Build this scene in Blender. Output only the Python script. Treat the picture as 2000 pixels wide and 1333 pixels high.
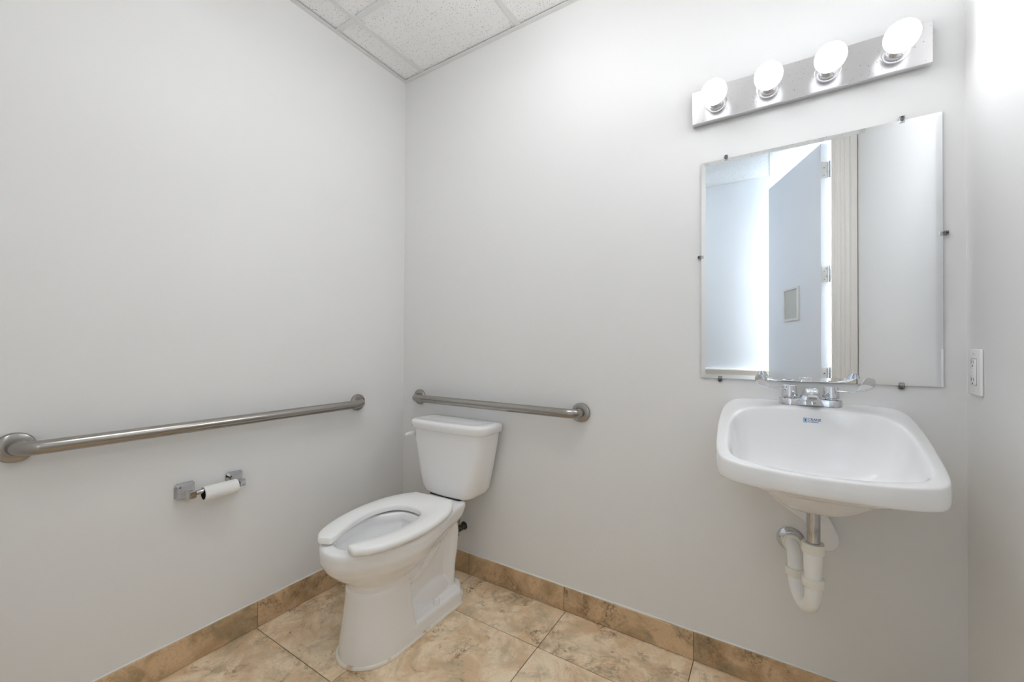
import bpy, bmesh, math, random
from mathutils import Matrix, Vector
from mathutils.bvhtree import BVHTree

random.seed(7)
for o in list(bpy.data.objects):
    bpy.data.objects.remove(o, do_unlink=True)
scene = bpy.context.scene
COL = scene.collection
PI = math.pi

# ------------------------------------------------------------------ camera
H = 1.108
D, XL, XR, ZC = 1.588, -1.718, 0.445, 2.572
yaw, pitch, roll = 0.5657, 0.0085, 0.0048
fw = Vector((-math.sin(yaw), math.cos(yaw), 0)); r0 = Vector((math.cos(yaw), math.sin(yaw), 0)); u0 = Vector((0, 0, 1))
f2 = fw*math.cos(pitch) + u0*math.sin(pitch); u1 = u0*math.cos(pitch) - fw*math.sin(pitch)
r3 = r0*math.cos(roll) + u1*math.sin(roll); u3 = u1*math.cos(roll) - r0*math.sin(roll)
cd = bpy.data.cameras.new('camera'); cam = bpy.data.objects.new('camera', cd); COL.objects.link(cam)
cam.matrix_world = Matrix(((r3.x, u3.x, -f2.x, 0), (r3.y, u3.y, -f2.y, 0), (r3.z, u3.z, -f2.z, H), (0, 0, 0, 1)))
cd.sensor_width = 36; cd.lens = 797.9/2000*36; cd.shift_y = 6.13/2000; cd.clip_start = 0.01
scene.camera = cam

# ------------------------------------------------------------------ light and exposure
BULB_STRENGTH = 135.0
ROOM_FILL_STRENGTH = 5.5  # added fill light on the bathroom ceiling
HALL_FILL_STRENGTH = 6.5  # added hallway panel, latch side
HALL_STRENGTH_2 = 180.0  # added hallway panel, hinge side
w = bpy.data.worlds.new('world'); scene.world = w; w.use_nodes = True
w.node_tree.nodes['Background'].inputs[0].default_value = (0.9, 0.95, 1, 1)
w.node_tree.nodes['Background'].inputs[1].default_value = 0.0
vs = scene.view_settings
vs.view_transform = 'Standard'; vs.look = 'None'; vs.gamma = 1; vs.use_curve_mapping = False
vs.exposure = 0.06
# white rooms need many light bounces
scene.cycles.max_bounces = 8; scene.cycles.diffuse_bounces = 6; scene.cycles.glossy_bounces = 5; scene.cycles.transmission_bounces = 5
scene.cycles.caustics_reflective = False; scene.cycles.caustics_refractive = False
scene.cycles.use_adaptive_sampling = True; scene.cycles.adaptive_threshold = 0.08

# ------------------------------------------------------------------ materials
def lin(c):
    return tuple((v/12.92 if v <= 0.04045 else ((v+0.055)/1.055)**2.4) for v in [x/255 for x in c]) + (1,)

def mat(name, col, rough=0.5, metal=0.0, coat=0.0, noise=None, bump=None, spec=None, trans=0.0):
    m = bpy.data.materials.new(name); m.use_nodes = True
    nt = m.node_tree; b = nt.nodes['Principled BSDF']
    c = lin(col)
    b.inputs['Base Color'].default_value = c
    b.inputs['Roughness'].default_value = rough
    b.inputs['Metallic'].default_value = metal
    b.inputs['Coat Weight'].default_value = coat
    b.inputs['Transmission Weight'].default_value = trans
    if spec is not None: b.inputs['Specular IOR Level'].default_value = spec
    tc = nt.nodes.new('ShaderNodeTexCoord')
    if noise:                       # (scale, second colour, low, high)
        n = nt.nodes.new('ShaderNodeTexNoise'); n.inputs['Scale'].default_value = noise[0]; n.inputs['Detail'].default_value = 4
        r = nt.nodes.new('ShaderNodeValToRGB'); r.color_ramp.elements[0].position = noise[2]; r.color_ramp.elements[1].position = noise[3]
        r.color_ramp.elements[0].color = c; r.color_ramp.elements[1].color = lin(noise[1])
        nt.links.new(tc.outputs['Object'], n.inputs['Vector']); nt.links.new(n.outputs['Fac'], r.inputs['Fac'])
        nt.links.new(r.outputs['Color'], b.inputs['Base Color'])
    if bump:                        # (scale, strength, distance)
        n = nt.nodes.new('ShaderNodeTexNoise'); n.inputs['Scale'].default_value = bump[0]; n.inputs['Detail'].default_value = 3
        bp = nt.nodes.new('ShaderNodeBump'); bp.inputs['Strength'].default_value = bump[1]; bp.inputs['Distance'].default_value = bump[2]
        nt.links.new(tc.outputs['Object'], n.inputs['Vector']); nt.links.new(n.outputs['Fac'], bp.inputs['Height'])
        nt.links.new(bp.outputs['Normal'], b.inputs['Normal'])
    return m

def emis(name, col, strength):
    m = bpy.data.materials.new(name); m.use_nodes = True
    nt = m.node_tree; nt.nodes.remove(nt.nodes['Principled BSDF'])
    e = nt.nodes.new('ShaderNodeEmission'); e.inputs[0].default_value = lin(col); e.inputs[1].default_value = strength
    nt.links.new(e.outputs[0], nt.nodes['Material Output'].inputs[0])
    return m

def led_glow(name, col, low, high):
    """LED globe: the diffuser shines most towards its front, least towards its base"""
    m = emis(name, col, 1.0); nt = m.node_tree; e = [n for n in nt.nodes if n.type == 'EMISSION'][0]
    sx = nt.nodes.new('ShaderNodeSeparateXYZ')
    tc = nt.nodes.new('ShaderNodeTexCoord'); nt.links.new(tc.outputs['Normal'], sx.inputs[0])
    r = nt.nodes.new('ShaderNodeMapRange'); r.interpolation_type = 'SMOOTHSTEP'
    r.inputs[1].default_value = -0.18; r.inputs[2].default_value = -1.0; r.inputs[3].default_value = low; r.inputs[4].default_value = high
    nt.links.new(sx.outputs['Y'], r.inputs[0]); nt.links.new(r.outputs[0], e.inputs[1])
    return m

def stone(name, light, mid, dark, olive):
    """mottled travertine-look tile: every piece shifts the pattern by its own random value"""
    m = bpy.data.materials.new(name); m.use_nodes = True
    nt = m.node_tree; N = nt.nodes; L = nt.links; b = N['Principled BSDF']
    tc = N.new('ShaderNodeTexCoord'); oi = N.new('ShaderNodeObjectInfo')
    mul = N.new('ShaderNodeMath'); mul.operation = 'MULTIPLY'; mul.inputs[1].default_value = 37.0
    L.new(oi.outputs['Random'], mul.inputs[0])
    add = N.new('ShaderNodeVectorMath'); add.operation = 'ADD'
    L.new(tc.outputs['Object'], add.inputs[0]); L.new(mul.outputs[0], add.inputs[1])
    def noise(scale, detail, rough, dist=0.0):
        n = N.new('ShaderNodeTexNoise'); n.inputs['Scale'].default_value = scale; n.inputs['Detail'].default_value = detail
        n.inputs['Roughness'].default_value = rough; n.inputs['Distortion'].default_value = dist
        L.new(add.outputs[0], n.inputs['Vector']); return n
    def ramp(n, p0, p1, c0, c1):
        r = N.new('ShaderNodeValToRGB'); e = r.color_ramp.elements
        e[0].position = p0; e[1].position = p1; e[0].color = c0; e[1].color = c1
        L.new(n.outputs['Fac'], r.inputs['Fac']); return r
    def mix(fac, a, c):
        x = N.new('ShaderNodeMix'); x.data_type = 'RGBA'
        L.new(fac, x.inputs[0])
        if isinstance(a, tuple): x.inputs[6].default_value = a
        else: L.new(a, x.inputs[6])
        if isinstance(c, tuple): x.inputs[7].default_value = c
        else: L.new(c, x.inputs[7])
        return x.outputs[2]
    k0, k1 = (0, 0, 0, 1), (1, 1, 1, 1)
    base = ramp(noise(7.5, 10, 0.66, 0.6), 0.42, 0.58, lin(mid), lin(light)).outputs[0]
    c = mix(ramp(noise(5.2, 10, 0.70, 0.9), 0.50, 0.64, k0, k1).outputs[0], base, lin(olive))
    patch = N.new('ShaderNodeMath'); patch.operation = 'MULTIPLY'
    L.new(ramp(noise(6.0, 9, 0.72, 1.0), 0.51, 0.62, k0, k1).outputs[0], patch.inputs[0])
    L.new(ramp(noise(60, 6, 0.8, 0.4), 0.42, 0.58, k0, k1).outputs[0], patch.inputs[1])
    c = mix(patch.outputs[0], c, lin(dark))
    sp = N.new('ShaderNodeMath'); sp.operation = 'MULTIPLY'; sp.inputs[1].default_value = 0.55
    L.new(ramp(noise(150, 5, 0.75), 0.52, 0.62, k0, k1).outputs[0], sp.inputs[0])
    c = mix(sp.outputs[0], c, lin(mid))
    L.new(c, b.inputs['Base Color'])
    b.inputs['Roughness'].default_value = 0.55
    bp = N.new('ShaderNodeBump'); bp.inputs['Strength'].default_value = 0.35; bp.inputs['Distance'].default_value = 0.002
    L.new(noise(90, 6, 0.7).outputs['Fac'], bp.inputs['Height']); L.new(bp.outputs['Normal'], b.inputs['Normal'])
    return m

def acoustic(name):
    m = bpy.data.materials.new(name); m.use_nodes = True
    nt = m.node_tree; N = nt.nodes; L = nt.links; b = N['Principled BSDF']
    tc = N.new('ShaderNodeTexCoord'); oi = N.new('ShaderNodeObjectInfo')
    mul = N.new('ShaderNodeMath'); mul.operation = 'MULTIPLY'; mul.inputs[1].default_value = 19.0
    L.new(oi.outputs['Random'], mul.inputs[0])
    add = N.new('ShaderNodeVectorMath'); add.operation = 'ADD'
    L.new(tc.outputs['Object'], add.inputs[0]); L.new(mul.outputs[0], add.inputs[1])
    wob = N.new('ShaderNodeTexNoise'); wob.inputs['Scale'].default_value = 160
    L.new(add.outputs[0], wob.inputs['Vector'])
    wadd = N.new('ShaderNodeVectorMath'); wadd.operation = 'MULTIPLY_ADD'
    wadd.inputs[1].default_value = (0.006, 0.006, 0)
    L.new(wob.outputs['Color'], wadd.inputs[0]); L.new(add.outputs[0], wadd.inputs[2])
    flat = N.new('ShaderNodeVectorMath'); flat.operation = 'MULTIPLY'; flat.inputs[1].default_value = (1, 1, 0)
    L.new(wadd.outputs[0], flat.inputs[0])
    v = N.new('ShaderNodeTexVoronoi'); v.inputs['Scale'].default_value = 135; v.inputs['Randomness'].default_value = 1
    L.new(flat.outputs[0], v.inputs['Vector'])
    r = N.new('ShaderNodeValToRGB'); e = r.color_ramp.elements
    e[0].position = 0.15; e[1].position = 0.21; e[0].color = (1, 1, 1, 1); e[1].color = (0, 0, 0, 1)
    L.new(v.outputs['Distance'], r.inputs['Fac'])
    n2 = N.new('ShaderNodeTexNoise'); n2.inputs['Scale'].default_value = 70; L.new(flat.outputs[0], n2.inputs['Vector'])
    r2 = N.new('ShaderNodeValToRGB'); r2.color_ramp.elements[0].position = 0.38; r2.color_ramp.elements[1].position = 0.50
    L.new(n2.outputs['Fac'], r2.inputs['Fac'])
    mm = N.new('ShaderNodeMath'); mm.operation = 'MULTIPLY'
    L.new(r.outputs[0], mm.inputs[0]); L.new(r2.outputs[0], mm.inputs[1])
    x = N.new('ShaderNodeMix'); x.data_type = 'RGBA'
    x.inputs[6].default_value = lin((248, 248, 247)); x.inputs[7].default_value = lin((88, 88, 86))
    L.new(mm.outputs[0], x.inputs[0]); L.new(x.outputs[2], b.inputs['Base Color'])
    b.inputs['Roughness'].default_value = 0.9
    return m

M = {
    'wall': mat('painted_drywall', (236, 236, 235), 0.42, bump=(180, 0.10, 0.001), spec=0.35),
    'hallwall': mat('hall_paint', (234, 236, 238), 0.5),
    'trim': mat('trim_paint', (232, 229, 224), 0.35),
    'door': mat('door_paint', (226, 229, 234), 0.35),
    'grout': mat('grout', (96, 76, 56), 0.9),
    'tile': stone('floor_stone', (250, 231, 200), (226, 196, 158), (148, 120, 89), (202, 183, 150)),
    'basetile': stone('base_stone', (222, 193, 156), (190, 159, 122), (118, 95, 70), (162, 145, 114)),
    'caulk': mat('caulk', (238, 236, 230), 0.5),
    'oldcaulk': mat('old_caulk', (240, 234, 222), 0.55, noise=(14, (196, 162, 118), 0.58, 0.74)),
    'acoustic': acoustic('acoustic_tile'),
    'tee': mat('ceiling_grid_paint', (232, 232, 231), 0.45),
    'plenum': mat('plenum_board', (120, 120, 120), 0.9),
    'porcelain': mat('vitreous_china', (246, 246, 246), 0.07, coat=0.3),
    'seat': mat('seat_plastic', (252, 252, 250), 0.22),
    'chrome': mat('chrome', (218, 220, 224), 0.06, 1.0),
    'chrome_worn': mat('worn_chrome', (196, 197, 200), 0.09, 1.0, noise=(30, (170, 168, 166), 0.5, 0.7)),
    'steel': mat('brushed_steel', (166, 162, 157), 0.21, 1.0, bump=(260, 0.03, 0.0005)),
    'bar': mat('light_bar_metal', (226, 225, 226), 0.22, 1.0, noise=(220, (150, 148, 146), 0.66, 0.74)),
    'pvc': mat('white_pvc', (250, 250, 247), 0.32),
    'pvc2': mat('ivory_pvc', (244, 242, 232), 0.38),
    'plastic': mat('white_plastic', (248, 248, 248), 0.25),
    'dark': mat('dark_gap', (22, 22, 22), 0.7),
    'valve': mat('blackened_valve', (52, 50, 48), 0.5, 0.4, noise=(60, (120, 118, 112), 0.5, 0.65)),
    'paper': mat('tissue_paper', (240, 239, 236), 0.95, bump=(120, 0.2, 0.001)),
    'core': mat('card_core', (60, 46, 38), 0.95),
    'mirror': mat('mirror_silver', (243, 245, 246), 0.0, 1.0),
    'mirroredge': mat('mirror_edge', (112, 118, 118), 0.3, 0.3),
    'clip': mat('clear_plastic', (250, 250, 250), 0.08, trans=0.9),
    'panel': mat('grey_panel', (196, 196, 190), 0.5),
    'panelframe': mat('panel_frame', (222, 221, 216), 0.35),
    'logo': mat('logo_blue', (28, 92, 158), 0.4),
    'logopale': mat('logo_pale_blue', (176, 204, 232), 0.4),
    'aerator': mat('aerator_mesh', (196, 180, 150), 0.4, 0.6),
    'bulb': led_glow('bulb_glow', (249, 251, 255), 1.5, BULB_STRENGTH),
    'roomfill': emis('room_fill_glow', (252, 253, 255), ROOM_FILL_STRENGTH),  # glow of the added bathroom fill light
    'hallpanel2': emis('hall_fill_glow_2', (228, 242, 255), HALL_STRENGTH_2),  # glow for the added hallway panels, here and below
    'hallpanel': emis('hall_fill_glow', (228, 242, 255), HALL_FILL_STRENGTH),
}

# ------------------------------------------------------------------ mesh helpers
def newbm():
    return bmesh.new()

def add_box(bm, lo, hi, bevel=0.0, seg=2):
    r = bmesh.ops.create_cube(bm, size=1)
    vv = r['verts']
    for v in vv:
        v.co = Vector([lo[i] + (v.co[i]+0.5)*(hi[i]-lo[i]) for i in range(3)])
    if bevel:
        ed = list({e for v in vv for e in v.link_edges})
        bmesh.ops.bevel(bm, geom=ed, offset=bevel, segments=seg, affect='EDGES', profile=0.5)
    return bm

def box(lo, hi, bevel=0.0, seg=2):
    return add_box(newbm(), lo, hi, bevel, seg)

def frame(d):
    d = Vector(d).normalized()
    a = Vector((0, 0, 1)) if abs(d.z) < 0.9 else Vector((1, 0, 0))
    x = d.cross(a).normalized(); y = x.cross(d).normalized()
    return x, y, d

def add_loft(bm, rings, close=True, cap0=True, cap1=True):
    """rings: lists of points, all the same length"""
    vr = [[bm.verts.new(p) for p in r] for r in rings]
    n = len(rings[0])
    for a, b in zip(vr[:-1], vr[1:]):
        for i in range(n if close else n-1):
            j = (i+1) % n
            bm.faces.new((a[i], a[j], b[j], b[i]))
    if cap0: bm.faces.new(list(reversed(vr[0])))
    if cap1: bm.faces.new(vr[-1])
    return bm

def add_lathe(bm, origin, axis, prof, n=32, cap0=True, cap1=True):
    """prof: (distance along axis, radius)"""
    x, y, d = frame(axis); o = Vector(origin)
    rings = [[o + d*h + x*(r*math.cos(2*PI*i/n)) + y*(r*math.sin(2*PI*i/n)) for i in range(n)] for h, r in prof]
    return add_loft(bm, rings, True, cap0, cap1)

def lathe(origin, axis, prof, n=32, cap0=True, cap1=True):
    return add_lathe(newbm(), origin, axis, prof, n, cap0, cap1)

def smoothpath(pts, k=6):
    """Catmull-Rom through the points"""
    P = [Vector(p) for p in pts]; P = [2*P[0]-P[1]] + P + [2*P[-1]-P[-2]]; out = []
    for i in range(1, len(P)-2):
        for s in range(k):
            t = s/k; a, b, c, d = P[i-1], P[i], P[i+1], P[i+2]
            out.append(0.5*((2*b) + (c-a)*t + (2*a-5*b+4*c-d)*t*t + (3*b-a-3*c+d)*t**3))
    out.append(P[-2]); return out

def add_tube(bm, pts, rad, n=20, sx=1.0, up=None):
    """rad: number or list; sx stretches the section sideways"""
    P = [Vector(p) for p in pts]
    R = rad if isinstance(rad, (list, tuple)) else [rad]*len(P)
    rings = []
    px = None
    for i, p in enumerate(P):
        t = (P[min(i+1, len(P)-1)] - P[max(i-1, 0)]).normalized()
        if px is None:
            px = Vector(up) if up else frame(t)[0]
        x = (px - t*px.dot(t)).normalized(); y = t.cross(x); px = x
        rings.append([p + x*(R[i]*sx*math.cos(2*PI*k/n)) + y*(R[i]*math.sin(2*PI*k/n)) for k in range(n)])
    return add_loft(bm, rings)

def tube(pts, rad, n=20, **k):
    return add_tube(newbm(), pts, rad, n, **k)

def prism(poly, ax, lo, hi, bevel=0.0, seg=2):
    """extrude a 2D outline along an axis"""
    bm = newbm()
    def P(a, b, c):
        return {0: (c, a, b), 1: (a, c, b), 2: (a, b, c)}[ax]
    A = [bm.verts.new(P(a, b, lo)) for a, b in poly]; B = [bm.verts.new(P(a, b, hi)) for a, b in poly]
    n = len(poly)
    bm.faces.new(A); bm.faces.new(list(reversed(B)))
    for i in range(n):
        bm.faces.new((A[i], B[i], B[(i+1) % n], A[(i+1) % n]))
    bmesh.ops.recalc_face_normals(bm, faces=bm.faces[:])
    if bevel:
        ed = [e for e in bm.edges if (e.verts[0] in A and e.verts[1] in A) or (e.verts[0] in B and e.verts[1] in B)]
        bmesh.ops.bevel(bm, geom=ed, offset=bevel, segments=seg, affect='EDGES', profile=0.5)
    return bm

def obj(name, bm, m, parent=None, smooth=True, angle=35, sub=0):
    bmesh.ops.recalc_face_normals(bm, faces=bm.faces[:])
    me = bpy.data.meshes.new(name); bm.to_mesh(me); bm.free()
    return objme(name, me, m, parent, smooth, angle, sub)

def origin_of(o):
    p = Vector((0, 0, 0))
    while o is not None:
        p = p + o.location; o = o.parent
    return p

def objme(name, me, m, parent=None, smooth=True, angle=35, sub=0):
    me.materials.clear(); me.materials.append(M[m])
    for p in me.polygons: p.use_smooth = smooth
    if smooth and angle: me.set_sharp_from_angle(angle=math.radians(angle))
    # origin at the middle of the mesh (structure stays at the world origin)
    o = bpy.data.objects.new(name, me); COL.objects.link(o)
    if len(me.vertices):
        xs = [v.co for v in me.vertices]
        c = Vector([(min(v[i] for v in xs)+max(v[i] for v in xs))/2 for i in range(3)])
        me.transform(Matrix.Translation(-c))
        o.location = c - (origin_of(parent) if parent else Vector((0, 0, 0)))
    if parent: o.parent = parent
    if sub:
        s = o.modifiers.new('sub', 'SUBSURF'); s.levels = sub; s.render_levels = sub
    return o

def thing(name, label, cat, loc, group=None):
    o = bpy.data.objects.new(name, None); COL.objects.link(o); o.location = loc
    o.empty_display_size = 0.05
    o['label'] = label; o['category'] = cat
    if group: o['group'] = group
    return o

def struct(o, label=None):
    o['kind'] = 'structure'
    if label: o['label'] = label
    return o

def stand(o, label, cat, group=None):
    o['label'] = label; o['category'] = cat
    if group: o['group'] = group
    return o

# ------------------------------------------------------------------ room shell
YF = -0.06           # room face of the front wall (behind the camera)
WT = 0.115
struct(obj('wall_back', box((XL-0.12, D, -0.1), (XR+0.12, D+0.12, 2.75)), 'wall', smooth=False), 'plain off-white painted wall behind toilet and sink')
struct(obj('wall_left', box((XL-0.12, YF-WT, -0.1), (XL, D, 2.75)), 'wall', smooth=False), 'plain off-white painted wall beside toilet with long grab bar')
struct(obj('wall_right', box((XR, YF-WT, -0.1), (XR+0.12, D, 2.75)), 'wall', smooth=False), 'narrow strip of white wall with power outlet')
OX0, OX1, OZ = -0.475, 0.337, 2.475
bm = newbm()
add_box(bm, (XL, YF-WT, -0.02), (OX0-0.01, YF, 2.75)); add_box(bm, (OX1+0.01, YF-WT, -0.02), (XR, YF, 2.75)); add_box(bm, (OX0-0.01, YF-WT, OZ+0.01), (OX1+0.01, YF, 2.75))
struct(obj('wall_front', bm, 'wall', smooth=False), 'white wall with the doorway, opposite the mirror')

# floor of stone-look tiles with thin dark joints
fl = struct(obj('floor', box((XL, YF-WT, -0.03), (XR, D, -0.0022)), 'grout', smooth=False), 'mottled brown stone-look tile floor')
def clipr(lo, hi, a, b):
    return max(lo, a), min(hi, b)
g = 0.0012
xs = [-1.722-0.0, -1.228, -0.731, -0.234, 0.263, 0.76]
ys = [1.845, 1.337, 0.829, 0.321, -0.187]
for i in range(len(xs)-1):
    for j in range(len(ys)-1):
        x0, x1 = clipr(XL, XR, xs[i], xs[i+1]); y0, y1 = clipr(YF-WT, D, ys[j+1], ys[j])
        if x1-x0 < 0.01 or y1-y0 < 0.01: continue
        obj('floor_tile', box((x0+g, y0+g, -0.012), (x1-g, y1-g, random.uniform(-0.0004, 0.0)), 0.0008, 1), 'tile', fl, smooth=False)

# tile skirting
HB, TB = 0.10, 0.009
def skirting(name, label, axis, joints, fixed, sign):
    root = None
    lo, hi = joints[0], joints[-1]
    def bx(a, b, z0, z1, t0, t1, bev=0.0):
        if axis == 'x':
            y0, y1 = sorted((fixed+sign*t0, fixed+sign*t1)); return box((a, y0, z0), (b, y1, z1), bev, 1)
        x0, x1 = sorted((fixed+sign*t0, fixed+sign*t1)); return box((x0, a, z0), (x1, b, z1), bev, 1)
    root = struct(obj(name, bx(lo, hi, 0.0, HB-0.002, 0, TB-0.003), 'grout', smooth=False), label)
    for a, b in zip(joints[:-1], joints[1:]):
        obj('skirting_tile', bx(a+0.0009, b-0.0009, 0.0012, HB+random.uniform(-0.001, 0.001), 0.0, TB+random.uniform(-0.0006, 0.0006), 0.0008), 'basetile', root, smooth=False)
    # uneven bead of caulk along the top
    bm = newbm(); n = int((hi-lo)/0.04)
    pts = []; rad = []
    for k in range(n+1):
        a = lo + (hi-lo)*k/n; z = HB + 0.0016 + random.uniform(-0.0006, 0.0006); t = 0.0025
        pts.append((a, fixed+sign*t, z) if axis == 'x' else (fixed+sign*t, a, z)); rad.append(0.0032 + random.uniform(-0.0008, 0.0008))
    add_tube(bm, pts, rad, 8)
    obj('caulk_bead', bm, 'caulk', root)['label'] = 'thin white caulk line'
skirting('baseboard_back', 'brown stone tile skirting along the back wall', 'x', [XL+TB, -1.245, -0.738, -0.234, 0.263, XR-TB], D, -1)
skirting('baseboard_left', 'brown stone tile skirting along the left wall', 'y', [YF, 0.322, 0.832, 1.34, D-TB], XL, 1)
skirting('baseboard_right', 'brown stone tile skirting along the right wall', 'y', [YF+0.02, 0.45, 0.95, 1.45, D-TB], XR, -1)

# suspended ceiling
ce = struct(obj('ceiling', box((XL, YF-WT, ZC+0.09), (XR, D, ZC+0.12)), 'plenum', smooth=False), 'suspended white ceiling of speckled acoustic tiles in a metal grid')
cx = [XL, -1.570, -0.972, -0.362, 0.248, XR]; cy = [D, 1.155, 0.545, YF]
for i in range(5):
    for j in range(3):
        a, b = cx[i], cx[i+1]; c, d = cy[j+1], cy[j]
        obj('ceiling_tile', box((a+0.003, c+0.003, ZC+0.007), (b-0.003, d-0.003, ZC+0.022), 0.0015, 1), 'acoustic', ce, smooth=False)
TW = 0.0125
for x in cx[1:-1]:
    bm = newbm(); add_box(bm, (x-TW, YF, ZC+0.002), (x+TW, D, ZC+0.0062), 0.0008, 1); add_box(bm, (x-0.0015, YF, ZC+0.004), (x+0.0015, D, ZC+0.04))
    obj('ceiling_runner', bm, 'tee', ce, smooth=False)
for y in cy[1:-1]:
    for a, b in zip(cx[:-1], cx[1:]):
        bm = newbm(); add_box(bm, (a+TW*0.9, y-TW, ZC+0.0016), (b-TW*0.9, y+TW, ZC+0.0060), 0.0008, 1); add_box(bm, (a+TW, y-0.0015, ZC+0.004), (b-TW, y+0.0015, ZC+0.04))
        obj('ceiling_cross_tee', bm, 'tee', ce, smooth=False)
AW = 0.022
for lo, hi in (((XL, D-AW, ZC), (XR, D, ZC+0.0018)), ((XL, YF, ZC), (XL+AW, D-AW, ZC+0.0018)), ((XR-AW, YF, ZC), (XR, D-AW, ZC+0.0018))):
    obj('wall_angle', box(lo, hi), 'tee', ce, smooth=False)

# added fill light, shaped as a surface-mounted ceiling fixture out of view
cl_ = thing('added_ceiling_light', 'added square fill light in the middle of the bathroom ceiling, unseen', 'ceiling light', (-0.667, 0.85, ZC))
obj('mounting_pan', box((-0.945, 0.572, ZC-0.012), (-0.389, 1.128, ZC+0.0015), 0.003, 1), 'tee', cl_, smooth=False)
obj('diffuser', box((-0.935, 0.582, ZC-0.115), (-0.399, 1.118, ZC-0.0122), 0.02, 3), 'roomfill', cl_)

# hallway beyond the doorway, seen only in the mirror
HY0, HY1, HX0, HX1, HZ = -1.03, YF-WT, -1.9, 1.9, 2.612
struct(obj('wall_hall_far', box((HX0, HY0-0.1, -0.02), (HX1, HY0, 2.8)), 'hallwall', smooth=False), 'white hallway wall reflected in the mirror')
struct(obj('wall_hall_left', box((HX0-0.1, HY0, -0.02), (HX0, HY1, 2.8)), 'hallwall', smooth=False), 'end wall of the hallway, hidden from view')
struct(obj('wall_hall_right', box((HX1, HY0, -0.02), (HX1+0.1, HY1, 2.8)), 'hallwall', smooth=False), 'end wall of the hallway, hidden from view')
bm = newbm(); add_box(bm, (HX0, HY1-0.01, -0.02), (XL, HY1+0.1, 2.8)); add_box(bm, (XR, HY1-0.01, -0.02), (HX1, HY1+0.1, 2.8))
struct(obj('wall_hall_near', bm, 'hallwall', smooth=False), 'hallway wall beside the doorway, hidden from view')
struct(obj('floor_hall', box((HX0, HY0, -0.04), (HX1, HY1, 0.0)), 'tile', smooth=False), 'stone-look floor of the hallway')
hc = struct(obj('ceiling_hall', box((HX0, HY0, HZ+0.03), (HX1, HY1, HZ+0.06)), 'plenum', smooth=False), 'speckled tile ceiling of the hallway reflected in the mirror')
hx = [HX0, -1.82, -1.21, -0.60, 0.0, 0.61, 1.13, 1.72, HX1]
for a, b in zip(hx[:-1], hx[1:]):
    obj('ceiling_tile', box((a+0.003, HY0+0.003, HZ+0.005), (b-0.003, HY1-0.013, HZ+0.02), 0.0015, 1), 'acoustic', hc, smooth=False)
for x in hx[1:-1]:
    obj('ceiling_runner', box((x-TW, HY0, HZ), (x+TW, HY1-0.011, HZ+0.0045), 0.0008, 1), 'tee', hc, smooth=False)
# added, unseen hallway panels, one each side, for fill light through the doorway
for X0, lab in ((1.15, 'flat square ceiling light panel in the hallway, added and unseen, on the hinge side of the door'), (-1.45, 'flat square ceiling light panel in the hallway, added as unseen fill, on the latch side of the door')):
    hl = thing('added_ceiling_light', lab, 'ceiling light', (X0+0.27, -0.6, HZ), 'added hallway ceiling lights')
    bm = newbm(); add_box(bm, (X0, -0.90, HZ-0.022), (X0+0.55, -0.885, HZ)); add_box(bm, (X0, -0.315, HZ-0.022), (X0+0.55, -0.30, HZ))
    add_box(bm, (X0, -0.885, HZ-0.022), (X0+0.015, -0.315, HZ)); add_box(bm, (X0+0.535, -0.885, HZ-0.022), (X0+0.55, -0.315, HZ))
    obj('light_frame', bm, 'tee', hl, smooth=False)
    obj('diffuser', box((X0+0.015, -0.885, HZ-0.016), (X0+0.535, -0.315, HZ-0.010)), 'hallpanel' if X0 < 0 else 'hallpanel2', hl, smooth=False)
# moulded rail along the hallway wall
rail = [(HY0, 0.86), (HY0+0.012, 0.862), (HY0+0.014, 0.882), (HY0+0.022, 0.892), (HY0+0.040, 0.905), (HY0+0.046, 0.916), (HY0+0.040, 0.926), (HY0, 0.93)]
bm = newbm()
add_loft(bm, [[(x, y, z) for y, z in rail] for x in (HX0, HX1)])
struct(obj('trim_2', bm, 'trim', smooth=True), 'white moulded rail on the hallway wall reflected in the mirror')

# door frame: jambs, head and fluted casing on the room side
tr = struct(obj('trim_1', box((OX1-0.002, HY1, 0), (OX1+0.01, YF, OZ+0.01)), 'trim', smooth=False), 'off-white door frame with moulded casing reflected in the mirror')
obj('jamb', box((OX0-0.01, HY1, 0), (OX0+0.002, YF, OZ+0.01)), 'trim', tr, smooth=False)
obj('head_jamb', box((OX0+0.002, HY1, OZ-0.002), (OX1-0.002, YF, OZ+0.01)), 'trim', tr, smooth=False)
obj('door_stop', box((OX1-0.014, HY1+0.05, 0), (OX1-0.002, HY1+0.085, OZ)), 'trim', tr, smooth=False)
prof = [(0, 0), (0, 0.010), (0.006, 0.014), (0.014, 0.014), (0.018, 0.011), (0.024, 0.014), (0.034, 0.014), (0.038, 0.011), (0.044, 0.015), (0.058, 0.016), (0.062, 0.012), (0.068, 0.020), (0.092, 0.020), (0.096, 0.016), (0.096, 0)]
bm = newbm(); add_loft(bm, [[(OX1+0.009+a, YF+b, z) for a, b in prof] for z in (0.0, OZ+0.10)])
obj('casing', bm, 'trim', tr, smooth=False)
bm = newbm(); add_loft(bm, [[(OX0-0.004-a, YF+b, z) for a, b in prof] for z in (0.0, OZ+0.10)])
obj('casing', bm, 'trim', tr, smooth=False)

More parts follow.
